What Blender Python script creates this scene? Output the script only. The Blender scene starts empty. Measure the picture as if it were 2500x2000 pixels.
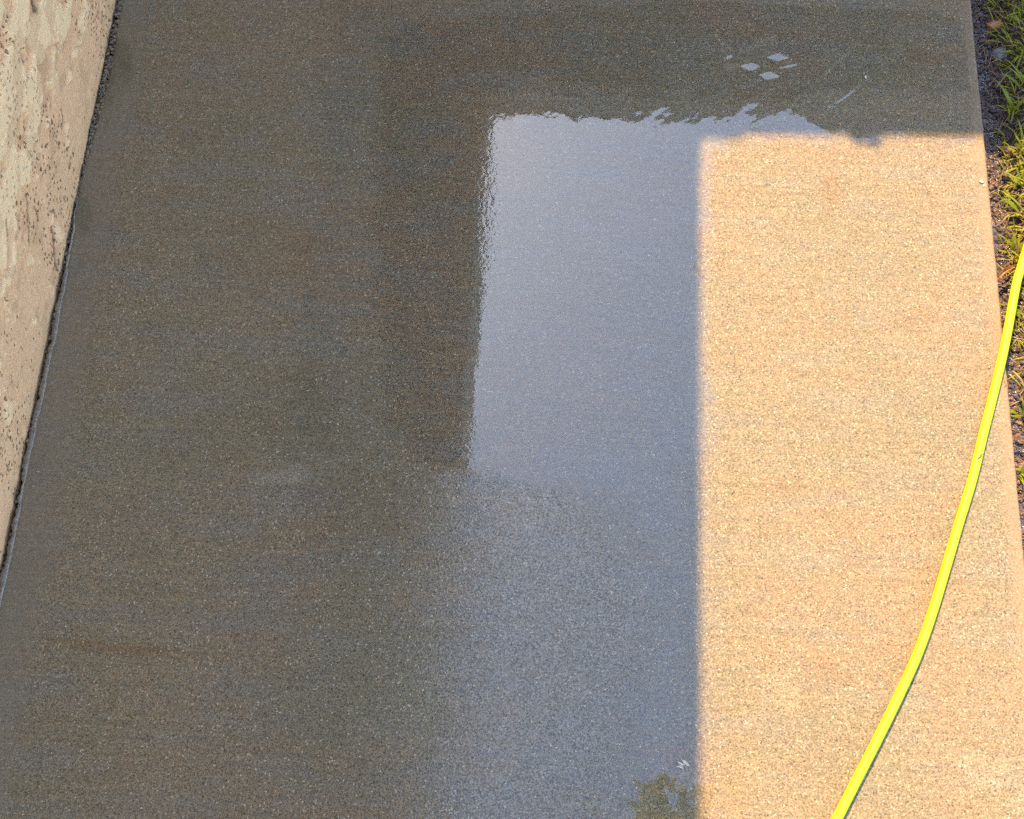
import bpy, bmesh, math, random
import numpy as np
from mathutils import Vector, Matrix, Euler, noise as mnoise

# ------------------------------------------------------------------ camera, sky, sun, exposure
random.seed(7)
rng = np.random.default_rng(11)
S = bpy.context.scene
C = S.collection
FPX, CAM_H = 3400.0, 2.44
YAW, PITCH = math.radians(2.98), math.radians(66.86)
cam_d = bpy.data.cameras.new('camera')
cam_d.sensor_width = 36.0
cam_d.lens = 36.0 * FPX / 2500.0
cam_d.clip_start, cam_d.clip_end = 0.05, 500.0
cam = bpy.data.objects.new('camera', cam_d)
cam.location = (0, 0, CAM_H)
cam.rotation_euler = (math.pi / 2 - PITCH, 0, YAW)
C.objects.link(cam)
S.camera = cam

SUN_KX, SUN_KY = 0.2117, 0.706          # horizontal run of a shadow per metre of height (+X, -Y)
SUN_EL = math.atan(1.0 / math.hypot(SUN_KX, SUN_KY))
SUN_ROT = math.atan2(-SUN_KX, SUN_KY)
world = bpy.data.worlds.new('World')
S.world = world
world.use_nodes = True
wn = world.node_tree
sky = wn.nodes.new('ShaderNodeTexSky')
sky.sky_type = 'NISHITA'
sky.sun_disc = False
sky.sun_elevation = SUN_EL
sky.sun_rotation = SUN_ROT
sky.air_density = 1.2
sky.dust_density = 0.6
sky.ozone_density = 3.5
wn.links.new(sky.outputs[0], wn.nodes['Background'].inputs[0])
wn.nodes['Background'].inputs[1].default_value = 0.15
sun_d = bpy.data.lights.new('sun', 'SUN')
sun_d.energy = 2.75
sun_d.angle = math.radians(0.45)
sun_d.color = (1.0, 0.735, 0.36)
sun = bpy.data.objects.new('sun', sun_d)
sun.rotation_euler = Vector((SUN_KX, -SUN_KY, -1.0)).to_track_quat('-Z', 'Y').to_euler()
sun.location = (-2, 6, 9)
C.objects.link(sun)
S.view_settings.view_transform = 'Standard'
S.view_settings.look = 'None'
S.view_settings.exposure = 2.5
S.cycles.use_denoising = False
S.render.filter_size = 1.1
S.cycles.max_bounces = 4
S.cycles.diffuse_bounces = 2
S.view_settings.gamma = 1.0
S.view_settings.use_curve_mapping = False

# ------------------------------------------------------------------ helpers
_a = math.pi / 2 - PITCH
_R = np.array(Euler((_a, 0, YAW)).to_matrix())


def ray(px, py):
    return _R @ np.array([(px - 1250) / FPX, -(py - 1000) / FPX, -1.0])


def G(px, py, z=0.0):
    """where the photograph's pixel meets the level z"""
    d = ray(px, py)
    t = (z - CAM_H) / d[2]
    return Vector((t * d[0], t * d[1], z))


def to_px(p):
    """numpy (n,3) -> pixel"""
    v = (np.asarray(p) - np.array([0, 0, CAM_H])) @ _R
    return 1250 - FPX * v[..., 0] / v[..., 2], 1000 + FPX * v[..., 1] / v[..., 2]


def hash2(ix, iy, seed):
    n = (ix.astype(np.int64) * 374761393 + iy.astype(np.int64) * 668265263 + seed * 974634777) & 0x7fffffff
    n = ((n ^ (n >> 13)) * 1274126177) & 0x7fffffff
    n = (n ^ (n >> 16)) & 0x7fffffff
    return n / float(0x7fffffff)


def vnoise(x, y, seed=0):
    x = np.asarray(x, float); y = np.asarray(y, float)
    ix = np.floor(x); iy = np.floor(y)
    fx = x - ix; fy = y - iy
    fx = fx * fx * fx * (fx * (fx * 6 - 15) + 10); fy = fy * fy * fy * (fy * (fy * 6 - 15) + 10)
    a = hash2(ix, iy, seed); b = hash2(ix + 1, iy, seed)
    c = hash2(ix, iy + 1, seed); d = hash2(ix + 1, iy + 1, seed)
    return (a * (1 - fx) + b * fx) * (1 - fy) + (c * (1 - fx) + d * fx) * fy


def fbm(x, y, seed=0, octv=4):
    s = 0; amp = 0.5; tot = 0
    for k in range(octv):
        s = s + amp * vnoise(x * 2 ** k, y * 2 ** k, seed + k * 17); tot += amp; amp *= 0.5
    return s / tot


def sstep(a, b, x):
    t = np.clip((x - a) / (b - a), 0, 1)
    return t * t * (3 - 2 * t)


def link(name, me, m=None, parent=None):
    o = bpy.data.objects.new(name, me)
    C.objects.link(o)
    if m is not None:
        me.materials.append(m)
    if parent is not None:
        o.parent = parent
    return o


def mesh_py(name, v, f, smooth=True):
    me = bpy.data.meshes.new(name)
    me.from_pydata([tuple(map(float, p)) for p in v] if not isinstance(v, np.ndarray) else v.tolist(), [], f if isinstance(f, list) else f.tolist())
    me.update()
    if smooth:
        me.polygons.foreach_set('use_smooth', [True] * len(me.polygons))
    return me


def grid_faces(nr, nc):
    i = np.arange(nr - 1)[:, None] * nc + np.arange(nc - 1)[None, :]
    i = i.ravel()
    return np.stack([i, i + 1, i + nc + 1, i + nc], 1)


def tag(o, label=None, cat=None, group=None, kind=None):
    if label: o['label'] = label
    if cat: o['category'] = cat
    if group: o['group'] = group
    if kind: o['kind'] = kind
    return o


def empty(name, loc, label, cat, group=None):
    o = bpy.data.objects.new(name, None)
    o.location = loc
    o.empty_display_size = 0.05
    C.objects.link(o)
    return tag(o, label, cat, group)


class NT:
    """small node builder"""
    def __init__(self, name, dim=None):
        self.dim = dim
        self.m = bpy.data.materials.new(name)
        self.m.use_nodes = True
        self.t = self.m.node_tree
        self.t.nodes.clear()
        self.out = self.t.nodes.new('ShaderNodeOutputMaterial')

    def n(self, typ, **kw):
        nd = self.t.nodes.new(typ)
        for k, v in kw.items():
            setattr(nd, k, v)
        return nd

    def set(self, sock, v):
        if isinstance(v, bpy.types.NodeSocket):
            self.t.links.new(v, sock)
        elif v is not None:
            if isinstance(v, (tuple, list)) and len(v) == 3 and sock.type == 'RGBA':
                v = (*v, 1)
            sock.default_value = v

    def math(self, op, a, b=None, c=None, clamp=False):
        nd = self.n('ShaderNodeMath', operation=op, use_clamp=clamp)
        self.set(nd.inputs[0], a)
        if b is not None: self.set(nd.inputs[1], b)
        if c is not None: self.set(nd.inputs[2], c)
        return nd.outputs[0]

    def mix(self, f, a, b, mode='MIX'):
        nd = self.n('ShaderNodeMix', data_type='RGBA', blend_type=mode)
        self.set(nd.inputs[0], f); self.set(nd.inputs[6], a); self.set(nd.inputs[7], b)
        return nd.outputs[2]

    def noise(self, co, scale, detail=2, rough=0.5, dist=0.0, dim='3D'):
        nd = self.n('ShaderNodeTexNoise', noise_dimensions=self.dim or dim)
        self.set(nd.inputs['Vector'], co); nd.inputs['Scale'].default_value = scale
        nd.inputs['Detail'].default_value = detail; nd.inputs['Roughness'].default_value = rough
        nd.inputs['Distortion'].default_value = dist
        return nd

    def vor(self, co, scale, feature='F1', rnd=1.0):
        nd = self.n('ShaderNodeTexVoronoi', feature=feature, voronoi_dimensions=self.dim or '3D')
        self.set(nd.inputs['Vector'], co); nd.inputs['Scale'].default_value = scale
        nd.inputs['Randomness'].default_value = rnd
        return nd

    def map(self, v, a, b, c=0.0, d=1.0, smooth=False):
        nd = self.n('ShaderNodeMapRange', interpolation_type='SMOOTHSTEP' if smooth else 'LINEAR')
        self.set(nd.inputs[0], v)
        for i, x in enumerate((a, b, c, d)): self.set(nd.inputs[1 + i], x)
        return nd.outputs[0]

    def pos(self, scale=None):
        g = self.n('ShaderNodeTexCoord').outputs['Object']
        if scale is None: return g
        mp = self.n('ShaderNodeMapping'); self.t.links.new(g, mp.inputs[0]); mp.inputs['Scale'].default_value = scale
        return mp.outputs[0]

    def attr(self, name):
        nd = self.n('ShaderNodeAttribute', attribute_name=name)
        return nd.outputs['Fac']

    def sep(self, v):
        nd = self.n('ShaderNodeSeparateXYZ'); self.set(nd.inputs[0], v); return nd.outputs

    def sepc(self, v):
        nd = self.n('ShaderNodeSeparateColor'); self.set(nd.inputs[0], v); return nd.outputs

    def bump(self, h, dist, strength=1.0, nrm=None):
        nd = self.n('ShaderNodeBump')
        nd.inputs['Distance'].default_value = dist; self.set(nd.inputs['Strength'], strength)
        self.set(nd.inputs['Height'], h)
        if nrm is not None: self.set(nd.inputs['Normal'], nrm)
        return nd.outputs[0]

    def pbr(self, **kw):
        p = self.n('ShaderNodeBsdfPrincipled')
        for k, v in kw.items():
            self.set(p.inputs[k.replace('_', ' ')], v)
        self.t.links.new(p.outputs[0], self.out.inputs[0])
        return p


def simple_mat(name, col, rough=0.6, var=0.25, scale=60, bumpd=0.0005, spec=0.4, coat=0.0, coat_rough=0.1, col2=None):
    k = NT(name)
    co = k.pos()
    nz = k.noise(co, scale, 4, 0.6).outputs['Fac']
    c2 = col2 or tuple(x * (1 - 2 * var) for x in col)
    c = k.mix(k.map(nz, 0.3, 0.7), c2, col)
    k.pbr(Base_Color=c, Roughness=rough, Specular_IOR_Level=spec, Normal=k.bump(nz, bumpd),
          Coat_Weight=coat, Coat_Roughness=coat_rough)
    return k.m


# ------------------------------------------------------------------ layout, in metres
WALL_X = -0.967
SLAB_R = 0.895
SLAB_FAR = lambda x: 2.058 + 0.02 * (x - 0.82)
SOIL_Z = -0.035
EAVE_H = 2.70
EAVE_X = -0.2675
EAVE_Y = lambda x: 3.604 + 0.04 * (x - 0.078)

# ------------------------------------------------------------------ materials of the setting
WATER_IOR = 1.60


def concrete_mat():
    k = NT('concrete', '2D')
    co = k.pos()
    big = k.noise(co, 2.6, 4, 0.55).outputs['Fac']
    mid = k.noise(k.pos((5, 16, 5)), 1.0, 4, 0.6).outputs['Fac']
    sm = k.noise(co, 34, 3, 0.55).outputs['Color']
    smr, smg, smb = k.sepc(sm)[:3]
    base = k.mix(k.map(big, 0.36, 0.64, smooth=True), (0.196, 0.147, 0.078), (0.224, 0.150, 0.079))
    base = k.mix(k.map(mid, 0.40, 0.72, 0, 0.75, smooth=True), base, (0.194, 0.156, 0.103))
    # small blotches, faintly greenish / reddish / violet
    base = k.mix(k.map(smr, 0.50, 0.72, 0, 0.20), base, (0.223, 0.139, 0.082))
    base = k.mix(k.map(smg, 0.50, 0.72, 0, 0.18), base, (0.153, 0.145, 0.082))
    base = k.mix(k.map(smb, 0.52, 0.72, 0, 0.25), base, (0.180, 0.141, 0.108))
    # broom finish: fine drawn lines across
    bro = k.noise(k.pos((3.5, 170, 10)), 1.0, 3, 0.6).outputs['Fac']
    base = k.mix(k.map(bro, 0.35, 0.65, 0.0, 0.24), base, (0.091, 0.072, 0.044))
    # worn marks with a place of their own
    base = k.mix(k.math('MULTIPLY', k.attr('moss'), 0.9), base, (0.103, 0.080, 0.032))
    base = k.mix(k.math('MULTIPLY', k.attr('rust'), 0.66), base, (0.169, 0.087, 0.033))
    base = k.mix(k.math('MULTIPLY', k.attr('pale'), 0.5), base, (0.312, 0.251, 0.164))
    smooth = k.attr('troweled')
    base = k.mix(k.math('MULTIPLY', smooth, 0.35), base, (0.182, 0.147, 0.100))
    base = k.mix(k.math('MULTIPLY', k.attr('edge_tint'), 0.7), base, (0.241, 0.154, 0.083))
    # sand grains
    rough_amt = k.math('SUBTRACT', 1.0, k.math('MULTIPLY', smooth, 0.6))
    v1 = k.vor(co, 430)
    r1 = k.sepc(v1.outputs['Color'])[0]
    g1 = k.sepc(v1.outputs['Color'])[1]
    fine = k.noise(co, 360, 2, 0.6).outputs['Fac']
    gr = k.math('ADD', k.map(r1, 0, 1, -0.31, 0.31), k.map(fine, 0.3, 0.7, -0.31, 0.31))
    gr = k.math('MULTIPLY', gr, rough_amt)
    gr = k.math('MAXIMUM', k.math('ADD', 1.0, gr), 0.22)
    grc = k.n('ShaderNodeCombineColor')
    for i in range(3): k.set(grc.inputs[i], gr)
    base = k.mix(1.0, base, grc.outputs[0], 'MULTIPLY')
    flake = k.math('MULTIPLY', k.math('GREATER_THAN', g1, 0.985), rough_amt)
    base = k.mix(k.math('MULTIPLY', flake, 0.62), base, (0.601, 0.473, 0.290))
    v2 = k.vor(co, 120)
    pit = k.math('MULTIPLY', k.math('GREATER_THAN', k.sepc(v2.outputs['Color'])[2], 0.86), k.map(v2.outputs['Distance'], 0.12, 0.24, 1, 0))
    base = k.mix(k.math('MULTIPLY', k.math('MULTIPLY', pit, 0.8), rough_amt), base, (0.042, 0.032, 0.021))
    hgt = k.math('ADD', k.math('MULTIPLY', fine, 0.8), k.math('MULTIPLY', r1, 0.35))
    nb = k.bump(hgt, 0.0010, rough_amt)
    # thin film of water: its own gloss and its own, gentler relief
    film = k.noise(co, 270, 2, 0.6).outputs['Fac']
    grain = k.attr('grain')
    nc = k.bump(k.math('ADD', film, k.math('MULTIPLY', flake, 0.25)), 0.00016, grain)
    p = k.pbr(Base_Color=base, Roughness=0.75, Specular_IOR_Level=0.15, Normal=nb,
              Coat_Weight=k.math('MULTIPLY', k.attr('film'), k.map(r1, 0.0, 1.0, 0.55, 1.40)), Coat_Roughness=0.03, Coat_IOR=WATER_IOR, Coat_Normal=nc)
    return k.m


def water_mat(name, ior, attr=True, ripple=0.00012, scale=120, rough=0.012):
    """thin clear water: reflects by Fresnel, lets the rest through"""
    k = NT(name, '2D')
    co = k.pos()
    nz = k.noise(co, scale, 2, 0.5).outputs['Fac']
    st = k.attr('rough_water') if attr else 1.0
    nb = k.bump(nz, ripple, st)
    fr = k.n('ShaderNodeFresnel'); fr.inputs['IOR'].default_value = ior; k.set(fr.inputs['Normal'], nb)
    gl = k.n('ShaderNodeBsdfGlossy'); gl.inputs['Roughness'].default_value = rough; k.set(gl.inputs['Normal'], nb)
    tr = k.n('ShaderNodeBsdfTransparent')
    k.set(tr.inputs[0], k.mix(k.attr('film') if attr else 1.0, (1, 1, 1), (.86, .86, .86)))
    mx = k.n('ShaderNodeAddShader')
    fc = k.math('MULTIPLY', fr.outputs[0], k.attr('film')) if attr else fr.outputs[0]
    cc = k.n('ShaderNodeCombineColor')
    for i in range(3): k.set(cc.inputs[i], fc)
    k.set(gl.inputs['Color'], cc.outputs[0])
    k.t.links.new(tr.outputs[0], mx.inputs[0]); k.t.links.new(gl.outputs[0], mx.inputs[1])
    k.t.links.new(mx.outputs[0], k.out.inputs[0])
    return k.m


def stucco_mat():
    k = NT('stucco')
    co = k.pos()
    z = k.sep(co)[2]
    lace = k.attr('lace')
    big = k.noise(co, 5, 4, 0.6).outputs['Fac']
    fine = k.noise(co, 140, 3, 0.65).outputs['Fac']
    stretched = k.noise(k.pos((1, 60, 110)), 1.0, 3, 0.6).outputs['Fac']
    c = k.mix(k.map(big, 0.35, 0.65), (0.747, 0.407, 0.205), (0.848, 0.463, 0.244))
    c = k.mix(k.map(fine, 0.38, 0.66, 0, 0.70), c, (0.577, 0.309, 0.155))
    c = k.mix(k.math('MULTIPLY', lace, 0.65), c, (0.880, 0.597, 0.318))
    # patches of bare brown coat between
    bl = k.attr('bare')
    c = k.mix(k.math('MULTIPLY', bl, 0.85), c, (0.560, 0.304, 0.155))
    # greenish damp foot
    c = k.mix(k.map(z, 0.0, 0.035, 0.55, 0.0), c, (0.457, 0.292, 0.139))
    c = k.mix(k.map(z, 0.05, 0.26, 0.45, 0.0), c, (0.610, 0.349, 0.183))
    # pin holes
    cy = k.sep(co)[1]; cz = k.sep(co)[2]
    def plane(sy_, sz_):
        q = k.n('ShaderNodeCombineXYZ'); k.set(q.inputs[0], k.math('MULTIPLY', cy, sy_)); k.set(q.inputs[1], k.math('MULTIPLY', cz, sz_)); return q.outputs[0]
    k.dim = '2D'
    v = k.vor(plane(.8, 1), 120)
    rr = k.sepc(v.outputs['Color'])[0]
    msk = k.noise(co, 11, 3, 0.6).outputs['Fac']
    pit = k.math('MULTIPLY', k.math('GREATER_THAN', k.math('ADD', rr, k.map(msk, 0.35, 0.65, -0.36, 0.22)), 0.84), k.map(v.outputs['Distance'], 0.20, 0.30, 1, 0))
    v3 = k.vor(plane(.7, .9), 58)
    k.dim = None
    pit2 = k.math('MULTIPLY', k.math('GREATER_THAN', k.math('ADD', k.sepc(v3.outputs['Color'])[1], k.map(msk, 0.4, 0.65, -0.2, 0.15)), 0.90), k.map(v3.outputs['Distance'], 0.12, 0.20, 1, 0))
    pit = k.math('MAXIMUM', pit, pit2)
    pit = k.math('MULTIPLY', pit, k.math('SUBTRACT', 1.0, k.math('MULTIPLY', lace, 0.4)))
    c = k.mix(k.math('MULTIPLY', pit, 0.74), c, (0.102, 0.056, 0.028))
    c = k.mix(k.math('MULTIPLY', k.attr('crack'), 0.85), c, (0.119, 0.063, 0.032))
    h = k.math('SUBTRACT', k.math('ADD', k.math('MULTIPLY', fine, 0.6), k.math('MULTIPLY', stretched, 0.5)), k.math('MULTIPLY', pit, 1.2))
    k.pbr(Base_Color=c, Roughness=0.85, Specular_IOR_Level=0.15, Normal=k.bump(h, 0.0045))
    return k.m


def soil_mat(name, dark, light, coat=0.7):
    k = NT(name)
    co = k.pos()
    a = k.noise(co, 60, 5, 0.65).outputs['Fac']
    b = k.noise(co, 260, 3, 0.6).outputs['Fac']
    c = k.mix(k.map(a, 0.32, 0.68), dark, light)
    c = k.mix(k.map(b, 0.3, 0.7, 0.0, 0.5), c, dark)
    h = k.math('ADD', a, k.math('MULTIPLY', b, 0.5))
    k.pbr(Base_Color=c, Roughness=0.7, Specular_IOR_Level=0.35, Normal=k.bump(h, 0.004),
          Coat_Weight=coat, Coat_Roughness=0.12, Coat_IOR=1.4, Coat_Normal=k.bump(a, 0.003))
    return k.m


def leaf_mat(name, top, tip, trans=0.45, rough=0.4):
    k = NT(name)
    oi = k.n('ShaderNodeObjectInfo').outputs['Random']
    co = k.pos()
    nz = k.noise(co, 45, 3, 0.6).outputs['Fac']
    nf = k.noise(co, 9, 2, 0.6).outputs['Fac']
    f = k.math('ADD', k.math('MULTIPLY', nf, 0.9), k.math('MULTIPLY', oi, 0.35))
    c = k.mix(k.map(f, 0.30, 0.95), top, tip)
    c = k.mix(k.map(nz, 0.5, 0.8, 0, 0.5), c, tuple(x * 0.55 for x in top))
    d = k.n('ShaderNodeBsdfPrincipled')
    k.set(d.inputs['Base Color'], c); d.inputs['Roughness'].default_value = rough; d.inputs['Specular IOR Level'].default_value = 0.4
    t = k.n('ShaderNodeBsdfTranslucent'); k.set(t.inputs[0], c)
    m = k.n('ShaderNodeMixShader'); m.inputs[0].default_value = trans
    k.t.links.new(d.outputs[0], m.inputs[1]); k.t.links.new(t.outputs[0], m.inputs[2]); k.t.links.new(m.outputs[0], k.out.inputs[0])
    return k.m


M_CONC = concrete_mat()
M_WATER = water_mat('standing_water', WATER_IOR)
M_RUNOFF = water_mat('runoff_water', 1.5, attr=False, ripple=0.004, scale=70, rough=0.03)
M_STUCCO = stucco_mat()
M_SOIL = soil_mat('wet_soil', (0.020, 0.012, 0.009), (0.080, 0.046, 0.032), 0.25)
M_CLOD = soil_mat('soil_clod', (0.045, 0.026, 0.019), (0.23, 0.130, 0.095), 0.35)
M_GROUND = soil_mat('ground_soil', (0.05, 0.045, 0.025), (0.09, 0.09, 0.04), 0.0)
M_GRASS = leaf_mat('grass_blade', (0.20, 0.225, 0.012), (0.46, 0.39, 0.018), 0.45)
M_TUFT = leaf_mat('tuft_blade', (0.17, 0.235, 0.015), (0.38, 0.36, 0.018), 0.45)
M_STRAW = simple_mat('straw', (0.30, 0.175, 0.075), 0.6, 0.3, 90)
M_TREELEAF = leaf_mat('tree_leaf', (0.22, 0.28, 0.02), (0.36, 0.36, 0.025), 0.5)
M_BARK = simple_mat('bark', (0.13, 0.10, 0.075), 0.9, 0.3, 30, 0.01)
M_JOINT = simple_mat('joint_dirt', (0.030, 0.026, 0.020), 0.9, 0.3, 200, 0.002)
M_SEAL = simple_mat('old_sealant', (0.33, 0.265, 0.20), 0.85, 0.25, 220, 0.0016, 0.1)
M_DEBRIS = simple_mat('joint_rubble', (0.30, 0.225, 0.15), 0.9, 0.3, 160, 0.001, 0.1)
M_TRIM = simple_mat('painted_trim', (0.62, 0.50, 0.37), 0.45, 0.08, 12, 0.0003)
M_SOFFIT = simple_mat('soffit_paint', (0.22, 0.175, 0.13), 0.8, 0.1, 6, 0.0008)
M_ROOF = simple_mat('roof_shingle', (0.13, 0.10, 0.085), 0.9, 0.3, 40, 0.003)

# ------------------------------------------------------------------ ground sheet
gx = np.concatenate([np.linspace(-90, -6, 8), np.linspace(-4, 6, 11), np.linspace(9, 90, 8)])
gy = np.concatenate([np.linspace(-90, -6, 8), np.linspace(-4, 8, 13), np.linspace(12, 90, 8)])
XX, YY = np.meshgrid(gx, gy)
gv = np.stack([XX, YY, -0.10 + 0.03 * (vnoise(XX * .4, YY * .4, 5) - .5)], -1).reshape(-1, 3)
tag(link('ground', mesh_py('ground', gv, grid_faces(len(gy), len(gx))), M_GROUND), kind='structure')

# ------------------------------------------------------------------ concrete slab
ys = np.concatenate([np.arange(-2.2, -0.3, 0.05), np.arange(-0.3, 2.05, 0.0088)])
us = np.linspace(0, 1, 216)


def slab_left(y):
    px, py = to_px(np.stack([np.full_like(y, WALL_X), y, np.zeros_like(y)], -1))
    gap = np.interp(py, [-50, 0, 60, 110, 200, 260, 330, 400, 450, 520, 560, 640, 700, 780, 1000, 1150, 1300, 1500, 2500],
                    [20, 21, 24, 27, 26, 22, 17, 9, 7, 6, 11, 14, 17, 19, 17, 17, 17, 18, 18])
    w = gap * 0.00078
    w = w + 0.0032 * (fbm(y * 28, y * 0 + 3.3, 4) - 0.5) * 2 + 0.0016 * (fbm(y * 200, y * 0 + 1.3, 9) - 0.5)
    return WALL_X + np.maximum(w, 0.003)


xl = slab_left(ys)
xr = SLAB_R + 0.0020 * (fbm(ys * 9, ys * 0 + 7.7, 21) - 0.5) + 0.0022 * (fbm(ys * 70, ys * 0 + 2.7, 23) - 0.5)
far = lambda x: SLAB_FAR(x)
t_y = (ys - ys[0]) / (ys[-1] - ys[0])
SX = xl[:, None] * (1 - us[None, :]) + xr[:, None] * us[None, :]
SY = np.repeat(ys[:, None], len(us), 1)
last = SY > 1.6
SY = np.where(last, 1.6 + (SY - 1.6) * (SLAB_FAR(SX) - 1.6) / (ys[-1] - 1.6), SY)
SZ = np.zeros_like(SX)
dR = SLAB_R - SX
dF = SLAB_FAR(SX) - SY
nr, nc = SX.shape
# rounded arris and vertical face along the right, far and left sides
cols_x, cols_z = [SX], [SZ]
r = 0.006


def side_cols(x0, sgn, depth):
    out = []
    for a in (25, 50, 75, 90):
        out.append((x0 + sgn * r * math.sin(math.radians(a)), -r * (1 - math.cos(math.radians(a)))))
    out.append((x0 + sgn * r * 1.0, -depth))
    return out


Rc = side_cols(xr - r, 1, 0.12)
Lc = side_cols(xl + r * 0.4, -1, 0.12)
SX[:, -1] = xr - r
SX[:, 0] = xl + r * 0.4
full_x = np.concatenate([np.stack([np.broadcast_to(a, (nr,)) for a, _ in Lc[::-1]], 1), SX, np.stack([a for a, _ in Rc], 1)], 1)
full_z = np.concatenate([np.stack([np.full(nr, b) for _, b in Lc[::-1]], 1), SZ, np.stack([np.full(nr, b) for _, b in Rc], 1)], 1)
full_y = np.concatenate([np.repeat(SY[:, :1], 5, 1), SY, np.repeat(SY[:, -1:], 5, 1)], 1)
# far arris rows
er_x, er_y, er_z = [], [], []
for a in (30, 60, 90):
    er_x.append(full_x[-1]); er_y.append(full_y[-1] + r * math.sin(math.radians(a))); er_z.append(np.minimum(full_z[-1], -r * (1 - math.cos(math.radians(a)))))
er_x.append(full_x[-1]); er_y.append(full_y[-1] + r); er_z.append(np.full(full_x.shape[1], -0.12))
full_x = np.concatenate([full_x, np.array(er_x)]); full_y = np.concatenate([full_y, np.array(er_y)]); full_z = np.concatenate([full_z, np.array(er_z)])
full_z = full_z.copy()
# chipped, uneven edge on the wall side
FX, FY, FZ = full_x.ravel(), full_y.ravel(), full_z.ravel()
slab_v = np.stack([FX, FY, FZ], -1)
slab_me = mesh_py('concrete_slab', slab_v, grid_faces(*full_x.shape))
slab = tag(link('concrete_slab', slab_me, M_CONC), kind='structure')
spx, spy = to_px(slab_v)

# --- where water stands deep enough to lie flat
POLY = [(930, 60), (1300, 20), (1700, -20), (2260, 10), (2372, 60), (2405, 330), (2395, 346), (2100, 346), (1790, 346), (1738, 390), (1736, 2120), (1500, 2120),
        (1470, 1840), (1520, 1620), (1560, 1440), (1480, 1300), (1350, 1215), (1235, 1180), (1130, 1165), (1030, 1150), (920, 1030), (900, 500)]
PW = np.array([G(*p)[:2] for p in POLY])


def poly_sd(x, y):
    """signed distance to the puddle outline, + inside"""
    d = np.full(x.shape, 1e9); inside = np.zeros(x.shape, bool)
    n = len(PW)
    for i in range(n):
        ax, ay = PW[i]; bx, by = PW[(i + 1) % n]
        ex, ey = bx - ax, by - ay
        t = np.clip(((x - ax) * ex + (y - ay) * ey) / (ex * ex + ey * ey), 0, 1)
        d = np.minimum(d, np.hypot(x - ax - t * ex, y - ay - t * ey))
        cond = ((ay > y) != (by > y)) & (x < (bx - ax) * (y - ay) / (by - ay + 1e-12) + ax)
        inside ^= cond
    return np.where(inside, d, -d)


def puddle_film(x, y):
    d = poly_sd(x, y) + 0.030 * (fbm(x * 14, y * 14, 31) - 0.5) * 2 + 0.02 * (fbm(x * 50, y * 50, 37, 2) - 0.5)
    wide = sstep(1.02, 0.92, y) * sstep(0.02, 0.14, x) * sstep(.40, .34, x)
    return sstep(-0.012 - .05 * wide, 0.030 + .07 * wide, d)


film = puddle_film(FX, FY)


def blob(cx, cy, rx, ry, x, y, ns=0.5, seed=3, ang=0.0):
    """soft irregular patch, centre and radii given in photograph pixels on the slab"""
    u = (x - cx); v = (y - cy)
    ca, sa = math.cos(ang), math.sin(ang)
    u, v = u * ca + v * sa, -u * sa + v * ca
    q = np.hypot(u / rx, v / ry) + ns * (fbm(x / 45.0, y / 45.0, seed) - 0.5) * 2
    return 1 - sstep(0.55, 1.05, q)


A = {}
A['film'] = 0.74 * (1.0 - film) * (1 - .55 * sstep(1700, 1740, spx) * sstep(325, 350, spy))
leftd = FX - WALL_X
wob = 0.02 * (fbm(FY * 7, FX * 0 + 0.5, 8) - 0.5) * 2
A['troweled'] = np.maximum(1 - sstep(0.055, 0.115, leftd + wob), 0.8 * (1 - sstep(0.012, 0.035, SLAB_R - FX + 0.3 * wob)))
A['edge_tint'] = 1 - sstep(0.010, 0.040, SLAB_R - FX + 0.4 * wob)
A['moss'] = np.clip(blob(285, 140, 45, 90, spx, spy, .5, 5) + 0.8 * blob(262, 215, 26, 90, spx, spy, .5, 6) + 0.8 * blob(205, 520, 26, 70, spx, spy, .5, 7)
                    + 0.18 * blob(640, 1010, 300, 140, spx, spy, .9, 15), 0, 1)
ru = np.zeros_like(FX)
for (a, b, c2, d2, s) in ((180, 1562, 110, 7, .8), (300, 1584, 170, 5, .9), (360, 1602, 150, 4, .8), (330, 1586, 210, 20, .30), (520, 1606, 90, 6, .35)):
    ru = np.maximum(ru, s * blob(a, b, c2, d2, spx, spy, .35, int(a), 0.05))
ru = np.maximum(ru, 0.45 * blob(2250, 140, 70, 20, spx, spy, .5, 77))
ru = np.maximum(ru, 0.5 * blob(2030, 470, 36, 60, spx, spy, .6, 78))
for (a, b, s) in ((2235, 780, 60), (2300, 1420, 80), (2020, 1640, 70), (2480, 560, 50), (1900, 1180, 60), (2120, 1350, 60)):
    ru = np.maximum(ru, 0.28 * blob(a, b, s, s * .7, spx, spy, .7, int(a)))
ru = np.maximum(ru, 0.30 * blob(655, 610, 150, 120, spx, spy, .35, 79))
ru = np.maximum(ru, 0.22 * blob(900, 1250, 200, 130, spx, spy, .8, 83))
A['rust'] = np.clip(ru, 0, 1)
pa = 0.6 * blob(690, 1165, 80, 32, spx, spy, .6, 91)
pa = np.maximum(pa, 0.35 * blob(1320, 215, 160, 30, spx, spy, .7, 92))
for (a, b, c2, d2, an) in ((2480, 1950, 60, 16, -.5), (2470, 1990, 50, 10, -.5), (1905, 1690, 60, 46, 0.3), (2406, 1880, 90, 60, .2)):
    pa = np.maximum(pa, 0.35 * blob(a, b, c2, d2, spx, spy, .6, int(a + b), an))
A['pale'] = np.clip(pa, 0, 1)
A['grain'] = np.clip(0.30 + 0.65 * sstep(1000, 1150, spy + 40 * (fbm(FX * 12, FY * 12, 61) - .5)) - 0.25 * sstep(1380, 1640, spx), 0.25, 1.0) + 0.45 * sstep(1120, 1420, spy) * (1 - sstep(1000, 1330, spx))
for nme, arr in A.items():
    at = slab_me.attributes.new(nme, 'FLOAT', 'POINT')
    at.data.foreach_set('value', np.ascontiguousarray(arr, dtype=np.float32))

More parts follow.
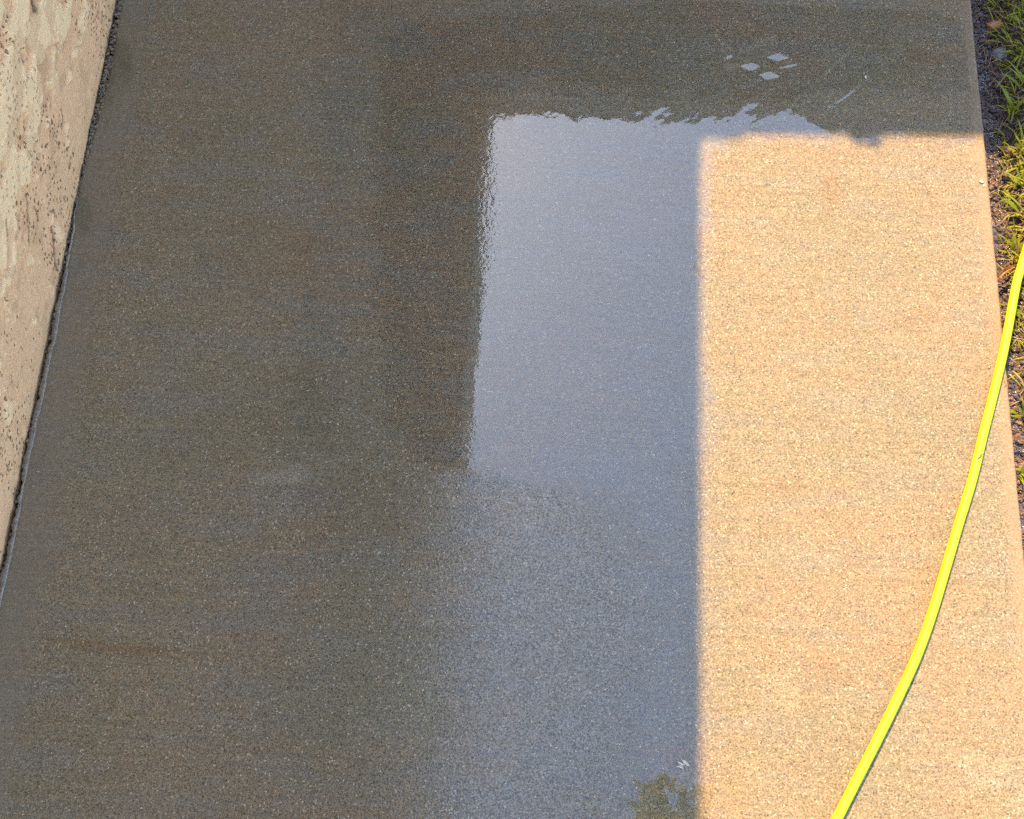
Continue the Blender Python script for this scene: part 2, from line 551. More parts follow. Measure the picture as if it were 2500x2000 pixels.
# --- the standing water itself: a thin sheet with low ripples
st = 0.0034
px_ = np.arange(PW[:, 0].min() - .05, min(PW[:, 0].max() + .05, SLAB_R - 0.02), st)
py_ = np.arange(max(PW[:, 1].min() - .02, 0.0), min(PW[:, 1].max() + .05, 2.03), st)
WX, WY = np.meshgrid(px_, py_)
wf = puddle_film(WX, WY)
wpx, wpy = to_px(np.stack([WX, WY, np.zeros_like(WX)], -1))


def gauss(cx, cy, rx, ry, ang=0.0):
    u = wpx - cx; v = wpy - cy
    ca, sa = math.cos(ang), math.sin(ang)
    u, v = u * ca + v * sa, -u * sa + v * ca
    return np.exp(-0.5 * ((u / rx) ** 2 + (v / ry) ** 2))


def swell(lam, ang, phase, slope):
    kx, ky = math.cos(ang), math.sin(ang)
    return slope * lam / (2 * math.pi) * np.sin(2 * math.pi * (WX * kx + WY * ky) / lam + phase)


WZ = swell(.31, .6, .4, .0010) + swell(.22, 2.1, 1.4, .0009) + swell(.13, 1.1, 2.2, .0006)
jag = gauss(1660, 275, 150, 45)
wn1 = 0.03 * (fbm(WX * 22, WY * 22, 41) - .5)
RU, RV = WX * .68 + WY * .73, -WX * .73 + WY * .68          # along / across the way the water was pushed
WU = RU + .010 * (fbm(WX * 30, WY * 30, 43) - .5); WV = RV + .010 * (fbm(WX * 30 + 9, WY * 30, 47) - .5)
rip = fbm(WU * 13, WV * 34, 51, 3) - .5
rip2 = fbm(WU * 20 + 7, WV * 20, 53, 3) - .5
fin_rip = fbm(WX * 55, WY * 55, 57, 2) - .5
WZ = WZ + jag * (.00040 * rip + .00012 * rip2) + gauss(1430, 290, 230, 36) * (.00013 * rip2 + .00003 * fin_rip) + gauss(1185, 650, 40, 330) * .00004 * fin_rip
WZ = WZ + gauss(1900, 300, 60, 40) * .0100 * .0009 * (wpy - 300) * -1.0 * .9
WZ = WZ + sstep(1960, 2035, wpx - .9 * (wpy - 300) + 900 * wn1) * np.exp(-0.5 * ((wpy - 318) / 40) ** 2) * .022 * .0009 * (wpy - 318)
d1 = gauss(1856, 166, 46, 30, -0.45)
for (cx, cy, rx, ry, an, tl) in ((1834, 165, 36, 17, .12, .058), (1876, 186, 34, 19, .24, .056), (1900, 142, 36, 17, .05, .060), (1925, 164, 30, 8, -.32, .060)):
    u = wpx - cx + 60 * wn1; v = wpy - cy + 90 * wn1
    ca, sa = math.cos(an), math.sin(an)
    u, v = u * ca + v * sa, -u * sa + v * ca
    q = np.abs(u / rx) ** 1.25 + np.abs(v / ry) ** 1.25
    WZ = WZ + tl * .00104 * (cy - wpy) * np.exp(-q ** 4)
for (cx, cy, rx, ry, an, gain) in ((2036, 163, 112, 10, -.74, 1.0), (2090, 218, 62, 8, -.66, 1.0), (2108, 196, 40, 5, -.74, 1.0), (1785, 165, 46, 20, 1.35, .72), (1845, 112, 80, 14, -.42, .95), (1830, 212, 60, 6, -.18, 1.0), (1990, 262, 40, 5, .5, 1.0)):
    u = wpx - cx + 60 * wn1; v = wpy - cy + 120 * wn1
    ca, sa = math.cos(an), math.sin(an)
    u, v = u * ca + v * sa, -u * sa + v * ca
    q = np.abs(u / rx) ** 2.2 + np.abs(v / ry) ** 2.2
    tl = gain * .00030 * np.maximum(278 - wpy, 8) / max(abs(ca), .35)
    tl = gain * .00030 * np.maximum(278 - wpy, 8)
    if abs(ca) > .5: WZ = WZ + tl / ca * .00104 * (-v) * np.exp(-q ** 3)
    else: WZ = WZ + tl * .00104 * (cy - wpy) * np.exp(-q ** 3)
qd = np.hypot(wpx - 1645, (wpy - 372))
WZ = WZ + .00022 * np.exp(-(qd / 7.0) ** 2)
WZ = WZ + gauss(1930, 165, 170, 66, -.5) * (.00040 * rip + .00030 * (fbm(WU * 7, WV * 22, 69, 3) - .5))
WZ = 0.0022 + WZ
keep = wf > 0.015
idx = -np.ones(WX.shape, int)
gf = grid_faces(*WX.shape)
fk = keep.ravel()[gf].any(1)
gf = gf[fk]
used = np.unique(gf)
remap = -np.ones(WX.size, int); remap[used] = np.arange(len(used))
wv = np.stack([WX.ravel(), WY.ravel(), WZ.ravel()], -1)[used]
pud_me = mesh_py('puddle', wv, remap[gf])
pud = tag(link('puddle', pud_me, M_WATER), kind='structure')
at = pud_me.attributes.new('film', 'FLOAT', 'POINT'); at.data.foreach_set('value', wf.ravel()[used].astype(np.float32))
rw = 0.10 + 0.9 * gauss(1195, 520, 30, 120, -.03) + .5 * gauss(1170, 1090, 60, 40) + 0.25 * sstep(1100, 1200, wpy) * (1 - sstep(1350, 1500, wpx)) + 0.10 * jag
at = pud_me.attributes.new('rough_water', 'FLOAT', 'POINT'); at.data.foreach_set('value', rw.ravel()[used].astype(np.float32))

# ------------------------------------------------------------------ joint between slab and wall
jy = np.arange(-2.2, 2.06, 0.01)
jx0, jx1 = np.full_like(jy, WALL_X - 0.03), slab_left(jy) + 0.012
jv = np.concatenate([np.stack([jx0, jy, np.full_like(jy, -0.028)], -1), np.stack([jx1, jy, np.full_like(jy, -0.024)], -1)])
n = len(jy)
jf = [[i, i + n, i + n + 1, i + 1] for i in range(n - 1)]
link('joint_bed', mesh_py('joint_bed', jv, jf), M_JOINT, slab)

# strip of old sealant clinging to the slab edge
sy = np.arange(0.3, 1.46, 0.0016)
_, spy2 = to_px(np.stack([np.full_like(sy, WALL_X), sy, np.zeros_like(sy)], -1))
sl = slab_left(sy)
wid = np.interp(spy2, [500, 560, 650, 720, 800, 1000, 1150, 1180, 1240, 1400, 2000], [0, 4, 7, 11, 13, 14, 14, 5, 11, 13, 13]) * .00080
wid = np.maximum(wid * (0.70 + 0.75 * (fbm(sy * 45, sy * 0 + 2, 71) - .2)) + 0.006 * (fbm(sy * 110, sy * 0 + 4, 72) - .5), 0.0003)
prof = [(-1.0, -0.020), (-1.0, -0.004), (-0.85, 0.000), (-0.4, 0.0022), (0.1, 0.0026), (0.45, 0.0016), (0.62, -0.003)]
sv = []
for q, (u, z) in enumerate(prof):
    hh = 0.0026 * (fbm(sy * 120, sy * 0 + q, 73 + q) - .5)
    xx = sl + np.where(u < 0, u * wid, u * 0.004 * np.minimum(1, wid / .004)) + 0.0010 * (fbm(sy * 150, sy * 0 + 2 * q, 83 + q) - .5)
    sv.append(np.stack([xx, sy, z + hh - (0.004 if False else 0) * 0], -1))
sv = np.stack(sv, 1).reshape(-1, 3)
link('sealant_strip', mesh_py('sealant_strip', sv, grid_faces(len(sy), len(prof))), M_SEAL, slab)


def clod_into(V, F, c, rad, squash=0.7, rough=0.35, seg=6, ring=4):
    base = len(V)
    o = Vector((random.random() * 50, random.random() * 50, random.random() * 50))
    rot = Euler((random.uniform(0, 6), random.uniform(0, 6), random.uniform(0, 6))).to_matrix()
    sx, sy_, sz = random.uniform(.75, 1.3), random.uniform(.75, 1.2), random.uniform(.6, 1.0)
    def pt(th, ph):
        d = Vector((math.sin(th) * math.cos(ph), math.sin(th) * math.sin(ph), math.cos(th)))
        k = rad * (1 + rough * mnoise.noise(d * 1.6 + o) * 2)
        p = rot @ Vector((d.x * sx, d.y * sy_, d.z * sz)) * k
        return (c[0] + p.x, c[1] + p.y, c[2] + p.z * squash)
    V.append(pt(0, 0))
    for i in range(1, ring):
        for j in range(seg): V.append(pt(math.pi * i / ring, 2 * math.pi * j / seg + 0.4 * i))
    V.append(pt(math.pi, 0))
    for j in range(seg):
        F.append([base, base + 1 + j, base + 1 + (j + 1) % seg])
    for i in range(ring - 2):
        for j in range(seg):
            a = base + 1 + i * seg + j; b = base + 1 + i * seg + (j + 1) % seg
            F.append([a, a + seg, b + seg, b])
    e = len(V) - 1
    for j in range(seg):
        a = base + 1 + (ring - 2) * seg
        F.append([a + j, e, a + (j + 1) % seg])


# rubble packed in the open part of the joint
V, F = [], []
for k in range(2600):
    y = random.uniform(0.55, 2.05)
    _, q = to_px(np.array([[WALL_X, y, 0]])); q = float(q[0])
    dens = 1.0 if q < 420 else (0.35 if q < 560 else 0.12)
    if random.random() > dens: continue
    x1 = float(slab_left(np.array([y]))[0])
    w = x1 - WALL_X
    x = WALL_X + w * random.uniform(0.25, 1.08)
    rr = random.choice([.0016, .0022, .003, .0042]) * random.uniform(.8, 1.2)
    clod_into(V, F, (x, y, random.uniform(-0.008, -0.0005)), rr, 0.7, 0.5)
o = link('joint_rubble', mesh_py('joint_rubble', V, F, False), M_DEBRIS, slab); o['kind'] = 'stuff'

# ------------------------------------------------------------------ house: wall along the left, wing across the far side
house = empty('house', (WALL_X, 1.2, 0), 'beige stucco house wall along the left edge of the slab', 'house')


def part(name, me, m, parent=house):
    o = link(name, me, m)
    o.parent = parent
    o.matrix_parent_inverse = Matrix.Translation(house.location).inverted()
    return o


wy = np.arange(0.55, 2.30, 0.0045)
wz = np.concatenate([np.array([-0.03, -0.012, -0.004]), np.arange(0.002, 0.78, 0.0045)])
AY, AZ = np.meshgrid(wy, wz)
qy = AY + 0.012 * (fbm(AY * 30, AZ * 30, 101) - .5)
lace_n = fbm(AY * 17, AZ * 26, 103, 5)
lace_m = sstep(0.52, 0.56, lace_n + 0.30 * (sstep(0.10, 0.30, AZ + .10 * (fbm(AY * 4, AZ * 4, 105) - .5)) - .62))
bare_m = sstep(0.555, 0.585, fbm(AY * 24 + 5, AZ * 34, 107, 3) + 0.14 * (sstep(.12, .30, AZ) - .8)) * (1 - .5 * lace_m)
crk = np.zeros_like(AY)
wpx2, wpy2 = to_px(np.stack([np.full_like(AY, WALL_X), AY, AZ], -1))
for (pts, wd) in (([(124, 515), (131, 525), (128, 540)], 3), ([(125, 553), (132, 580), (134, 612), (140, 660)], 3), ([(85, 505), (93, 525), (95, 540)], 3), ([(83, 0), (87, 30)], 4),
                  ([(66, 470), (70, 520), (73, 600)], 2), ([(150, 265), (154, 290), (153, 308)], 2.5), ([(10, 530), (14, 600), (16, 640)], 2), ([(18, 1135), (23, 1150)], 2)):
    for (ax, ay), (bx, by) in zip(pts[:-1], pts[1:]):
        ex, ey = bx - ax, by - ay
        t = np.clip(((wpx2 - ax) * ex + (wpy2 - ay) * ey) / (ex * ex + ey * ey), 0, 1)
        d = np.hypot(wpx2 - ax - t * ex, wpy2 - ay - t * ey) + 5 * (fbm(AY * 160, AZ * 160, 109) - .5)
        crk = np.maximum(crk, 1 - sstep(wd * .4, wd * 1.2, d))
relief = 0.0050 * lace_m + 0.0016 * (fbm(AY * 22, AZ * 40, 111) - .5) * 2 + 0.0008 * (fbm(AY * 90, AZ * 120, 113) - .5) * 2 - 0.0015 * bare_m - 0.003 * crk
foot = 0.004 * sstep(0.03, 0.0, AZ) * (fbm(AY * 40, AZ * 0 + 1, 115) - .3)
AX = WALL_X + relief * sstep(-.012, .02, AZ) - foot
wall_v = np.stack([AX, AY, AZ], -1).reshape(-1, 3)
wall_me = mesh_py('wall', wall_v, grid_faces(*AY.shape)[:, ::-1].copy())
for nme, arr in (('lace', lace_m), ('bare', bare_m), ('crack', crk)):
    a_ = wall_me.attributes.new(nme, 'FLOAT', 'POINT'); a_.data.foreach_set('value', arr.ravel().astype(np.float32))
part('wall', wall_me, M_STUCCO)


def boxm(name, x0, x1, y0, y1, z0, z1, bev=0.0):
    bm = bmesh.new()
    vs = [bm.verts.new((x, y, z)) for z in (z0, z1) for y in (y0, y1) for x in (x0, x1)]
    for f in ((0, 2, 3, 1), (4, 5, 7, 6), (0, 1, 5, 4), (2, 6, 7, 3), (0, 4, 6, 2), (1, 3, 7, 5)):
        bm.faces.new([vs[i] for i in f])
    if bev: bmesh.ops.bevel(bm, geom=bm.edges[:], offset=bev, segments=2, affect='EDGES')
    me = bpy.data.meshes.new(name); bm.to_mesh(me); bm.free()
    return me


def quadm(name, pts, thick=0.0):
    """prism on a planar outline, thick downwards"""
    n_ = len(pts)
    v = [tuple(p) for p in pts] + [(p[0], p[1], p[2] - thick) for p in pts]
    f = [list(range(n_)), list(range(2 * n_ - 1, n_ - 1, -1))]
    for i in range(n_):
        j = (i + 1) % n_
        f.append([i, i + n_, j + n_, j])
    return mesh_py(name, v, f, False)


# rest of the walls, outside the frame
part('wall', boxm('upper_wall', WALL_X - .20, WALL_X - 0.0015, .55, 2.30, .7786, 2.56), M_STUCCO)
part('wall', boxm('near_wall', WALL_X - .20, WALL_X - 0.001, -7.0, .5485, -.08, 2.56), M_STUCCO)
part('wall', boxm('corner_wall', WALL_X - .20, WALL_X - 0.001, 2.3015, EAVE_Y(-1) + .66, -.08, 2.56), M_STUCCO)
fw = lambda x: EAVE_Y(x) + .66
part('wall', quadm('far_wall', [(WALL_X, fw(WALL_X), 2.56), (5.5, fw(5.5), 2.56), (5.5, fw(5.5) + .2, 2.56), (WALL_X, fw(WALL_X) + .2, 2.56)], 2.64), M_STUCCO)
# soffits
part('soffit', quadm('soffit', [(WALL_X - .02, -7, 2.572), (EAVE_X - .10, -7, 2.572), (EAVE_X - .10, EAVE_Y(-.3) + .06, 2.572), (WALL_X - .02, EAVE_Y(-1) + .70, 2.572)], .010), M_SOFFIT)
part('soffit', quadm('soffit', [(EAVE_X - .10, EAVE_Y(-.3) + .064, 2.5735), (5.5, EAVE_Y(5.5) + .10, 2.5735), (5.5, EAVE_Y(5.5) + .70, 2.5735), (WALL_X - .02, EAVE_Y(-1) + .704, 2.5735)], .010), M_SOFFIT)


def gutter(name, p0, p1, inward, mitre0=0.0, mitre1=0.0):
    """open K-profile gutter; p is the outer lip, inward the unit vector towards the house"""
    prof_ = [(0.000, 0.0), (0.008, 0.002), (0.010, -0.012), (0.006, -0.022), (0.014, -0.050), (0.034, -0.085), (0.036, -0.110), (0.100, -0.110), (0.100, 0.004),
             (0.097, 0.004), (0.097, -0.107), (0.039, -0.107), (0.037, -0.086), (0.017, -0.051), (0.009, -0.022), (0.0, -0.010)]
    v = []
    d = (Vector(p1) - Vector(p0)).normalized()
    for p, mt in ((p0, mitre0), (p1, mitre1)):
        for u, z in prof_:
            q = Vector(p) + Vector(inward) * u + d * (mt * u) + Vector((0, 0, z))
            v.append(tuple(q))
    m_ = len(prof_)
    f = [[i, (i + 1) % m_, m_ + (i + 1) % m_, m_ + i] for i in range(m_)]
    return mesh_py(name, v, f, False)


fd = Vector((1, .04, 0)).normalized()
fin = Vector((-.04, 1, 0)).normalized()
corner = Vector((EAVE_X, EAVE_Y(EAVE_X), EAVE_H))
part('gutter', gutter('gutter', (EAVE_X, -7, EAVE_H), tuple(corner), (-1, 0, 0), 0, 1.0), M_TRIM)
part('gutter', gutter('gutter', tuple(corner), (5.5, EAVE_Y(5.5), EAVE_H), tuple(fin), -1.0, 0), M_TRIM)
# splash guard standing in the valley corner
sg0 = corner + Vector((0, 0, -.01))
sgv = [sg0 + Vector((.0005, -.075, 0)), sg0, sg0 + fd * .085]
sv_, sf_ = [], []
for p, hh in zip(sgv, (.010, .030, .026)):
    sv_ += [p, p + Vector((0, 0, hh)), p + Vector((-.0015, .0015, hh)), p + Vector((-.0015, .0015, 0))]
for i in range(2):
    for j in range(4): sf_.append([4 * i + j, 4 * i + (j + 1) % 4, 4 * i + 4 + (j + 1) % 4, 4 * i + 4 + j])
sf_ += [[3, 2, 1, 0], [8, 9, 10, 11]]
part('splash_guard', mesh_py('splash_guard', sv_, sf_, False), M_TRIM)
# fascia boards behind the gutters, roof planes above
part('fascia', boxm('fascia', EAVE_X - .125, EAVE_X - .1015, -7, EAVE_Y(-.3) + .10, 2.555, 2.70), M_TRIM)
part('fascia', quadm('fascia', [(EAVE_X - .1, EAVE_Y(-.3) + .1025, 2.70), (5.5, EAVE_Y(5.5) + .1025, 2.70), (5.5, EAVE_Y(5.5) + .126, 2.70), (EAVE_X - .1, EAVE_Y(-.3) + .126, 2.70)], .145), M_TRIM)
part('roof', quadm('roof', [(EAVE_X - .06, -7, 2.715), (EAVE_X - .06, 9, 2.715), (-6, 9, 2.715 + 5.67 * .33), (-6, -7, 2.715 + 5.67 * .33)], .02), M_ROOF)
part('roof', quadm('roof', [(-6, EAVE_Y(-6) + .06, 2.7135), (5.5, EAVE_Y(5.5) + .06, 2.7135), (5.5, EAVE_Y(5.5) + 5.5, 2.7135 + 5.44 * .33), (-6, EAVE_Y(-6) + 5.5, 2.7135 + 5.44 * .33)], .02), M_ROOF)

# ------------------------------------------------------------------ soil beside the slab
bx = np.concatenate([np.arange(SLAB_R - .03, SLAB_R + .26, .0042), np.arange(SLAB_R + .27, SLAB_R + 1.6, .03)])
by = np.concatenate([np.arange(-.8, .65, .03), np.arange(.66, 2.30, .0042), np.arange(2.31, 3.6, .04)])
BX, BY = np.meshgrid(bx, by)
dd = BX - SLAB_R
clod = fbm(BX * 70, BY * 70, 131, 4); fine_ = fbm(BX * 190, BY * 190, 133, 2)
rise = 0.026 * sstep(.02, .13, dd + .03 * (fbm(BX * 12, BY * 12, 135) - .5))
BZ = SOIL_Z + rise + .020 * (clod - .5) * sstep(.0, .04, dd) + .006 * (fine_ - .5) * sstep(0, .03, dd) + .012 * (fbm(BX * 20, BY * 20, 137) - .5)
bed_v = np.stack([BX, BY, BZ], -1).reshape(-1, 3)
tag(link('soil', mesh_py('soil', bed_v, grid_faces(*BX.shape)), M_SOIL), kind='structure')
# soil past the far end of the slab
ex_ = np.arange(-1.1, SLAB_R + .02, .02); ey_ = np.arange(2.04, 3.6, .02)
EX, EY = np.meshgrid(ex_, ey_)
EZ = SOIL_Z - .003 + .016 * (fbm(EX * 50, EY * 50, 141) - .5)
tag(link('soil', mesh_py('soil_far', np.stack([EX, EY, EZ], -1).reshape(-1, 3), grid_faces(*EX.shape)), M_SOIL), kind='structure')


def soil_z(x, y):
    i = int(np.clip(np.searchsorted(bx, x), 1, len(bx) - 1)); j = int(np.clip(np.searchsorted(by, y), 1, len(by) - 1))
    return float(BZ[j, i])


# runoff water standing in the low line along the slab
ry_ = np.arange(.70, 2.30, .006); rx_ = np.linspace(0, .045, 12)
RX, RY = np.meshgrid(rx_, ry_)
RZ = SOIL_Z + .0015 + .0012 * (fbm(RX * 60, RY * 60, 143) - .5)
tag(link('runoff_water', mesh_py('runoff_water', np.stack([SLAB_R + .0005 + RX, RY, RZ], -1).reshape(-1, 3), grid_faces(*RX.shape)), M_RUNOFF), kind='structure')

# loose clods and grit
V, F = [], []
for k in range(5200):
    y = random.uniform(.68, 2.28)
    d = random.expovariate(1 / .06) + .004
    if d > .26: continue
    x = SLAB_R + d
    rr = random.choice([.0016, .0022, .003, .004, .0055]) * random.uniform(.8, 1.25)
    clod_into(V, F, (x, y, soil_z(x, y) + rr * .3), rr, .8, .4)
tag(link('soil_crumbs', mesh_py('soil_crumbs', V, F, False), M_CLOD), kind='stuff', label='wet crumbs of soil between the slab and the grass', cat='soil')

# ------------------------------------------------------------------ grass
def blade(V, F, root, az, lean, length, width, curl, seg=6, twist=0.0, fold=.25):
    """tapering folded blade; lean from vertical, growing with curl"""
    b = len(V)
    p = Vector(root); th = lean
    h = Vector((math.cos(az), math.sin(az), 0))
    for i in range(seg + 1):
        t = i / seg
        side = Vector((-h.y, h.x, 0))
        side = (side * math.cos(twist * t) + Vector((0, 0, 1)) * math.sin(twist * t)).normalized()
        w = width * (0.55 + .75 * t if t < .35 else (.81 * (1 - ((t - .35) / .65) ** 1.7) + .02)) * .5
        dirv = h * math.sin(th) + Vector((0, 0, 1)) * math.cos(th)
        nrm = side.cross(dirv)
        V.append(tuple(p - side * w)); V.append(tuple(p - nrm * w * fold)); V.append(tuple(p + side * w))
        p = p + dirv * (length / seg)
        th += curl / seg
    for i in range(seg):
        a = b + 3 * i
        F.append([a, a + 1, a + 4, a + 3]); F.append([a + 1, a + 2, a + 5, a + 4])


V, F = [], []
def lawn_edge(y):
    """how far from the slab the turf starts"""
    return float(np.interp(y, [-.6, .7, .95, 1.15, 1.30, 1.45, 1.62, 1.72, 1.80, 1.95, 2.05, 3.2], [.03, .028, .030, .040, .030, .030, .032,   .050, .064, .066, .058, .06])) + .012 * mnoise.noise(Vector((y * 16, 3.3, 0)))


cnt = 0
while cnt < 6200:
    y = random.uniform(.5, 2.4) if cnt < 3600 else random.uniform(-.6, 3.2)
    lim = lawn_edge(y)
    d = lim + (random.uniform(0, .16) if cnt < 3600 else abs(random.gauss(.1, .5)))
    if d > 1.5: continue
    x = SLAB_R + d
    if cnt < 3600 and d < lim + .04 and random.random() < .45: continue
    cnt += 1
    z = soil_z(x, y)
    az = random.uniform(0, 6.283) if random.random() < .6 else math.pi + random.uniform(-1.1, 1.1)
    blade(V, F, (x, y, z - .003), az, random.uniform(.15, 1.05), random.uniform(.020, .060), random.uniform(.0024, .0050), random.uniform(.2, 1.3), 4)
tag(link('grass', mesh_py('grass', V, F), M_GRASS), kind='stuff', label='short lawn grass along the right edge', cat='grass')

V, F = [], []
for k in range(620):
    y = random.uniform(.7, 2.3); x = SLAB_R + .025 + abs(random.gauss(0, .10))
    z = soil_z(x, y)
    blade(V, F, (x, y, z + random.uniform(.002, .014)), random.uniform(0, 6.283), random.uniform(1.35, 1.62), random.uniform(.015, .055), random.uniform(.0010, .0026), random.uniform(-.3, .3), 3, 0, .1)
tag(link('straw_litter', mesh_py('straw_litter', V, F), M_STRAW), kind='stuff', label='dry straw and clippings lying on the wet soil', cat='straw')

TUFTS = [  # root pixel, blades, length, label
    (2493, 132, 7, .075, 'broad dark green grass tuft just right of the grey stone'),
    (2500, 30, 6, .080, 'shaded grass tuft at the top right corner, above the reddish stone'),
    (2478, 268, 9, .085, 'grass tuft in shade with blades reaching left over black soil'),
    (2502, 215, 6, .080, 'tall narrow grass tuft in shade below the grey stone'),
    (2496, 372, 9, .070, 'half sunlit grass tuft where the shadow ends on the lawn'),
    (2500, 455, 9, .070, 'bright yellow-green grass tuft overhanging the pinkish soil below the shadow line'),
    (2503, 520, 8, .065, 'sunlit grass tuft just above where the hose leaves the lawn'),
    (2478, 605, 10, .045, 'low spreading yellow-green tuft beside the hose above the orange leaf'),
    (2508, 770, 7, .060, 'sunlit grass tuft right of the hose beside the slab edge'),
    (2506, 1010, 7, .050, 'small bright tuft at the right edge below the hose crossing'),
    (2500, 1150, 6, .045, 'lowest small green tuft against the right slab edge'),
]
for (qx, qy_, nb, ln, lab) in TUFTS:
    g = G(qx, qy_, SOIL_Z + .02)
    z = soil_z(g.x, g.y)
    root = empty('grass_tuft', (g.x, g.y, z), lab, 'grass tuft', 'grass tufts beside the slab')
    for k in range(nb):
        V, F = [], []
        az = random.uniform(0, 6.283) if k % 3 else math.pi + random.uniform(-.9, .9)
        blade(V, F, (random.gauss(0, .005), random.gauss(0, .005), -.004), az, random.uniform(.25, 1.0), ln * random.uniform(.65, 1.15), random.uniform(.0055, .0085), random.uniform(.2, 1.1), 7, random.uniform(-.3, .3))
        link('blade', mesh_py('blade', V, F), M_TUFT, root)

# ------------------------------------------------------------------ garden hose
HP = [(2560, 420, 1), (2530, 530, 1), (2491, 660, 1), (2480, 700, .5), (2452, 850, 0), (2416, 1000, 0), (2403, 1050, 0), (2374, 1170, 0), (2342, 1275, 0), (2313, 1374, 0), (2275, 1500, 0),
      (2239, 1600, 0), (2194, 1700, 0), (2145, 1800, 0), (2094, 1900, 0), (2043, 2000, 0), (1985, 2110, 0), (1900, 2260, 0)]
HR = 0.0086
pts = []
for (a, b, off) in HP:
    p = G(a, b, HR)
    pts.append(p)
# catmull-rom
path = []
for i in range(len(pts) - 1):
    p0 = pts[max(i - 1, 0)]; p1 = pts[i]; p2 = pts[i + 1]; p3 = pts[min(i + 2, len(pts) - 1)]
    for k in range(14):
        t = k / 14
        path.append(.5 * ((2 * p1) + (p2 - p0) * t + (2 * p0 - 5 * p1 + 4 * p2 - p3) * t * t + (3 * p1 - p0 - 3 * p2 + p3) * t ** 3))
for _ in range(6):
    path = [path[0]] + [(path[i - 1] + 2 * path[i] + path[i + 1]) / 4 for i in range(1, len(path) - 1)] + [path[-1]]
V, F = [], []
SEG = 20
for i, p in enumerate(path):
    d = (path[min(i + 1, len(path) - 1)] - path[max(i - 1, 0)]).normalized()
    s = Vector((d.y, -d.x, 0)).normalized(); u = s.cross(d)
    for j in range(SEG):
        a = 2 * math.pi * j / SEG
        V.append(tuple(p + s * math.cos(a) * HR * 1.03 + u * math.sin(a) * HR * .97))
for i in range(len(path) - 1):
    for j in range(SEG):
        F.append([i * SEG + j, i * SEG + (j + 1) % SEG, (i + 1) * SEG + (j + 1) % SEG, (i + 1) * SEG + j])
F.append(list(range(SEG - 1, -1, -1))); F.append([(len(path) - 1) * SEG + j for j in range(SEG)])


def hose_mat():
    k = NT('hose_polymer')
    co = k.pos()
    nz = k.noise(co, 25, 3, .6).outputs['Fac']
    v = k.vor(co, 75)
    sp = k.math('MULTIPLY', k.math('GREATER_THAN', k.sepc(v.outputs['Color'])[0], .93), k.map(v.outputs['Distance'], .06, .13, 1, 0))
    c = k.mix(k.map(nz, .3, .7), (.41, .47, .004), (.46, .50, .005))
    c = k.mix(k.math('MULTIPLY', sp, .75), c, (.08, .09, .01))
    k.pbr(Base_Color=c, Roughness=.5, Specular_IOR_Level=.35, Normal=k.bump(k.noise(co, 400, 2).outputs['Fac'], .0001))
    return k.m


hose = tag(link('garden_hose', mesh_py('garden_hose', V, F), hose_mat()), 'bright yellow-green garden hose curving across the sunlit concrete', 'hose')

# ------------------------------------------------------------------ stones, leaf, bits
def stone(name, c, rx, ry, rz, m, label, cat='stone', rotz=0.0, amp=.22, seed=0):
    bm = bmesh.new()
    bmesh.ops.create_icosphere(bm, subdivisions=4, radius=1)
    o_ = Vector((seed * 3.1, seed * 1.7, 4.4))
    for v in bm.verts:
        d = v.co.normalized()
        k = 1 + amp * mnoise.noise(d * 1.3 + o_) + amp * .45 * mnoise.noise(d * 3.4 + o_) + amp * .15 * mnoise.noise(d * 9 + o_)
        q = Vector((math.copysign(abs(d.x) ** .8, d.x), math.copysign(abs(d.y) ** .8, d.y), math.copysign(abs(d.z) ** .8, d.z)))
        v.co = Vector((q.x * rx, q.y * ry, q.z * rz)) * k
    me = bpy.data.meshes.new(name); bm.to_mesh(me); bm.free()
    me.polygons.foreach_set('use_smooth', [True] * len(me.polygons))
    o = link(name, me, m); o.location = c; o.rotation_euler = (0, 0, rotz)
    return tag(o, label, cat)


M_RED = simple_mat('red_stone', (.55, .22, .085), .45, .25, 70, .0012, .3, .12, .12)
M_GREY = simple_mat('grey_stone', (.17, .15, .145), .45, .3, 80, .0015, .4, .25, .12)
M_PALE = simple_mat('pale_grit', (.55, .48, .38), .7, .15, 200, .0004)
M_WHITE = simple_mat('white_flake', (.72, .58, .44), .5, .12, 150, .0004)
M_CHIP = simple_mat('sealant_chip', (.36, .29, .22), .6, .15, 200, .0004)
for (qx, qy_, rx, ry, rz, m, lab, rz_, sd) in (
        (2441, 48, .0205, .0105, .010, M_RED, 'wet reddish-brown oblong stone on the dark soil at top right', .06, 2),
        (2446, 122, .0170, .0150, .011, M_GREY, 'rounded wet grey stone in the shaded soil below the reddish stone', .5, 5)):
    g = G(qx, qy_, SOIL_Z + .03)
    stone('stone', (g.x, g.y, soil_z(g.x, g.y) + rz * .55), rx, ry, rz, m, lab, 'stone', rz_, .22, sd)
for i, (qx, qy_, s, lab) in enumerate(((2396, 444, .0032, 'pale pebble on the sunlit slab near its right edge below the shadow line'),
                                       (2402, 454, .0022, 'tiny pale crumb just below the pale pebble near the right slab edge'),
                                       (2113, 188, .0026, 'small cream pebble in the shallow water above the sunlit patch'),
                                       (2109, 180, .0016, 'tiny cream crumb touching the small cream pebble in the water'))):
    g = G(qx, qy_, s * .4)
    stone('pebble', g, s * 1.25, s, s * .7, M_PALE, lab, 'pebble', i, .4, i + 8)
for i, (qx, qy_, s, lab) in enumerate(((92, 1151, .0022, 'pale sealant crumb on the slab, upper of two beside the left joint'), (81, 1187, .0018, 'pale sealant crumb on the slab, lower of two beside the left joint'))):
    g = G(qx, qy_, s * .3)
    stone('sealant_crumb', g, s * 1.5, s * .8, s * .5, M_CHIP, lab, 'crumb', .2, .35, i + 20)

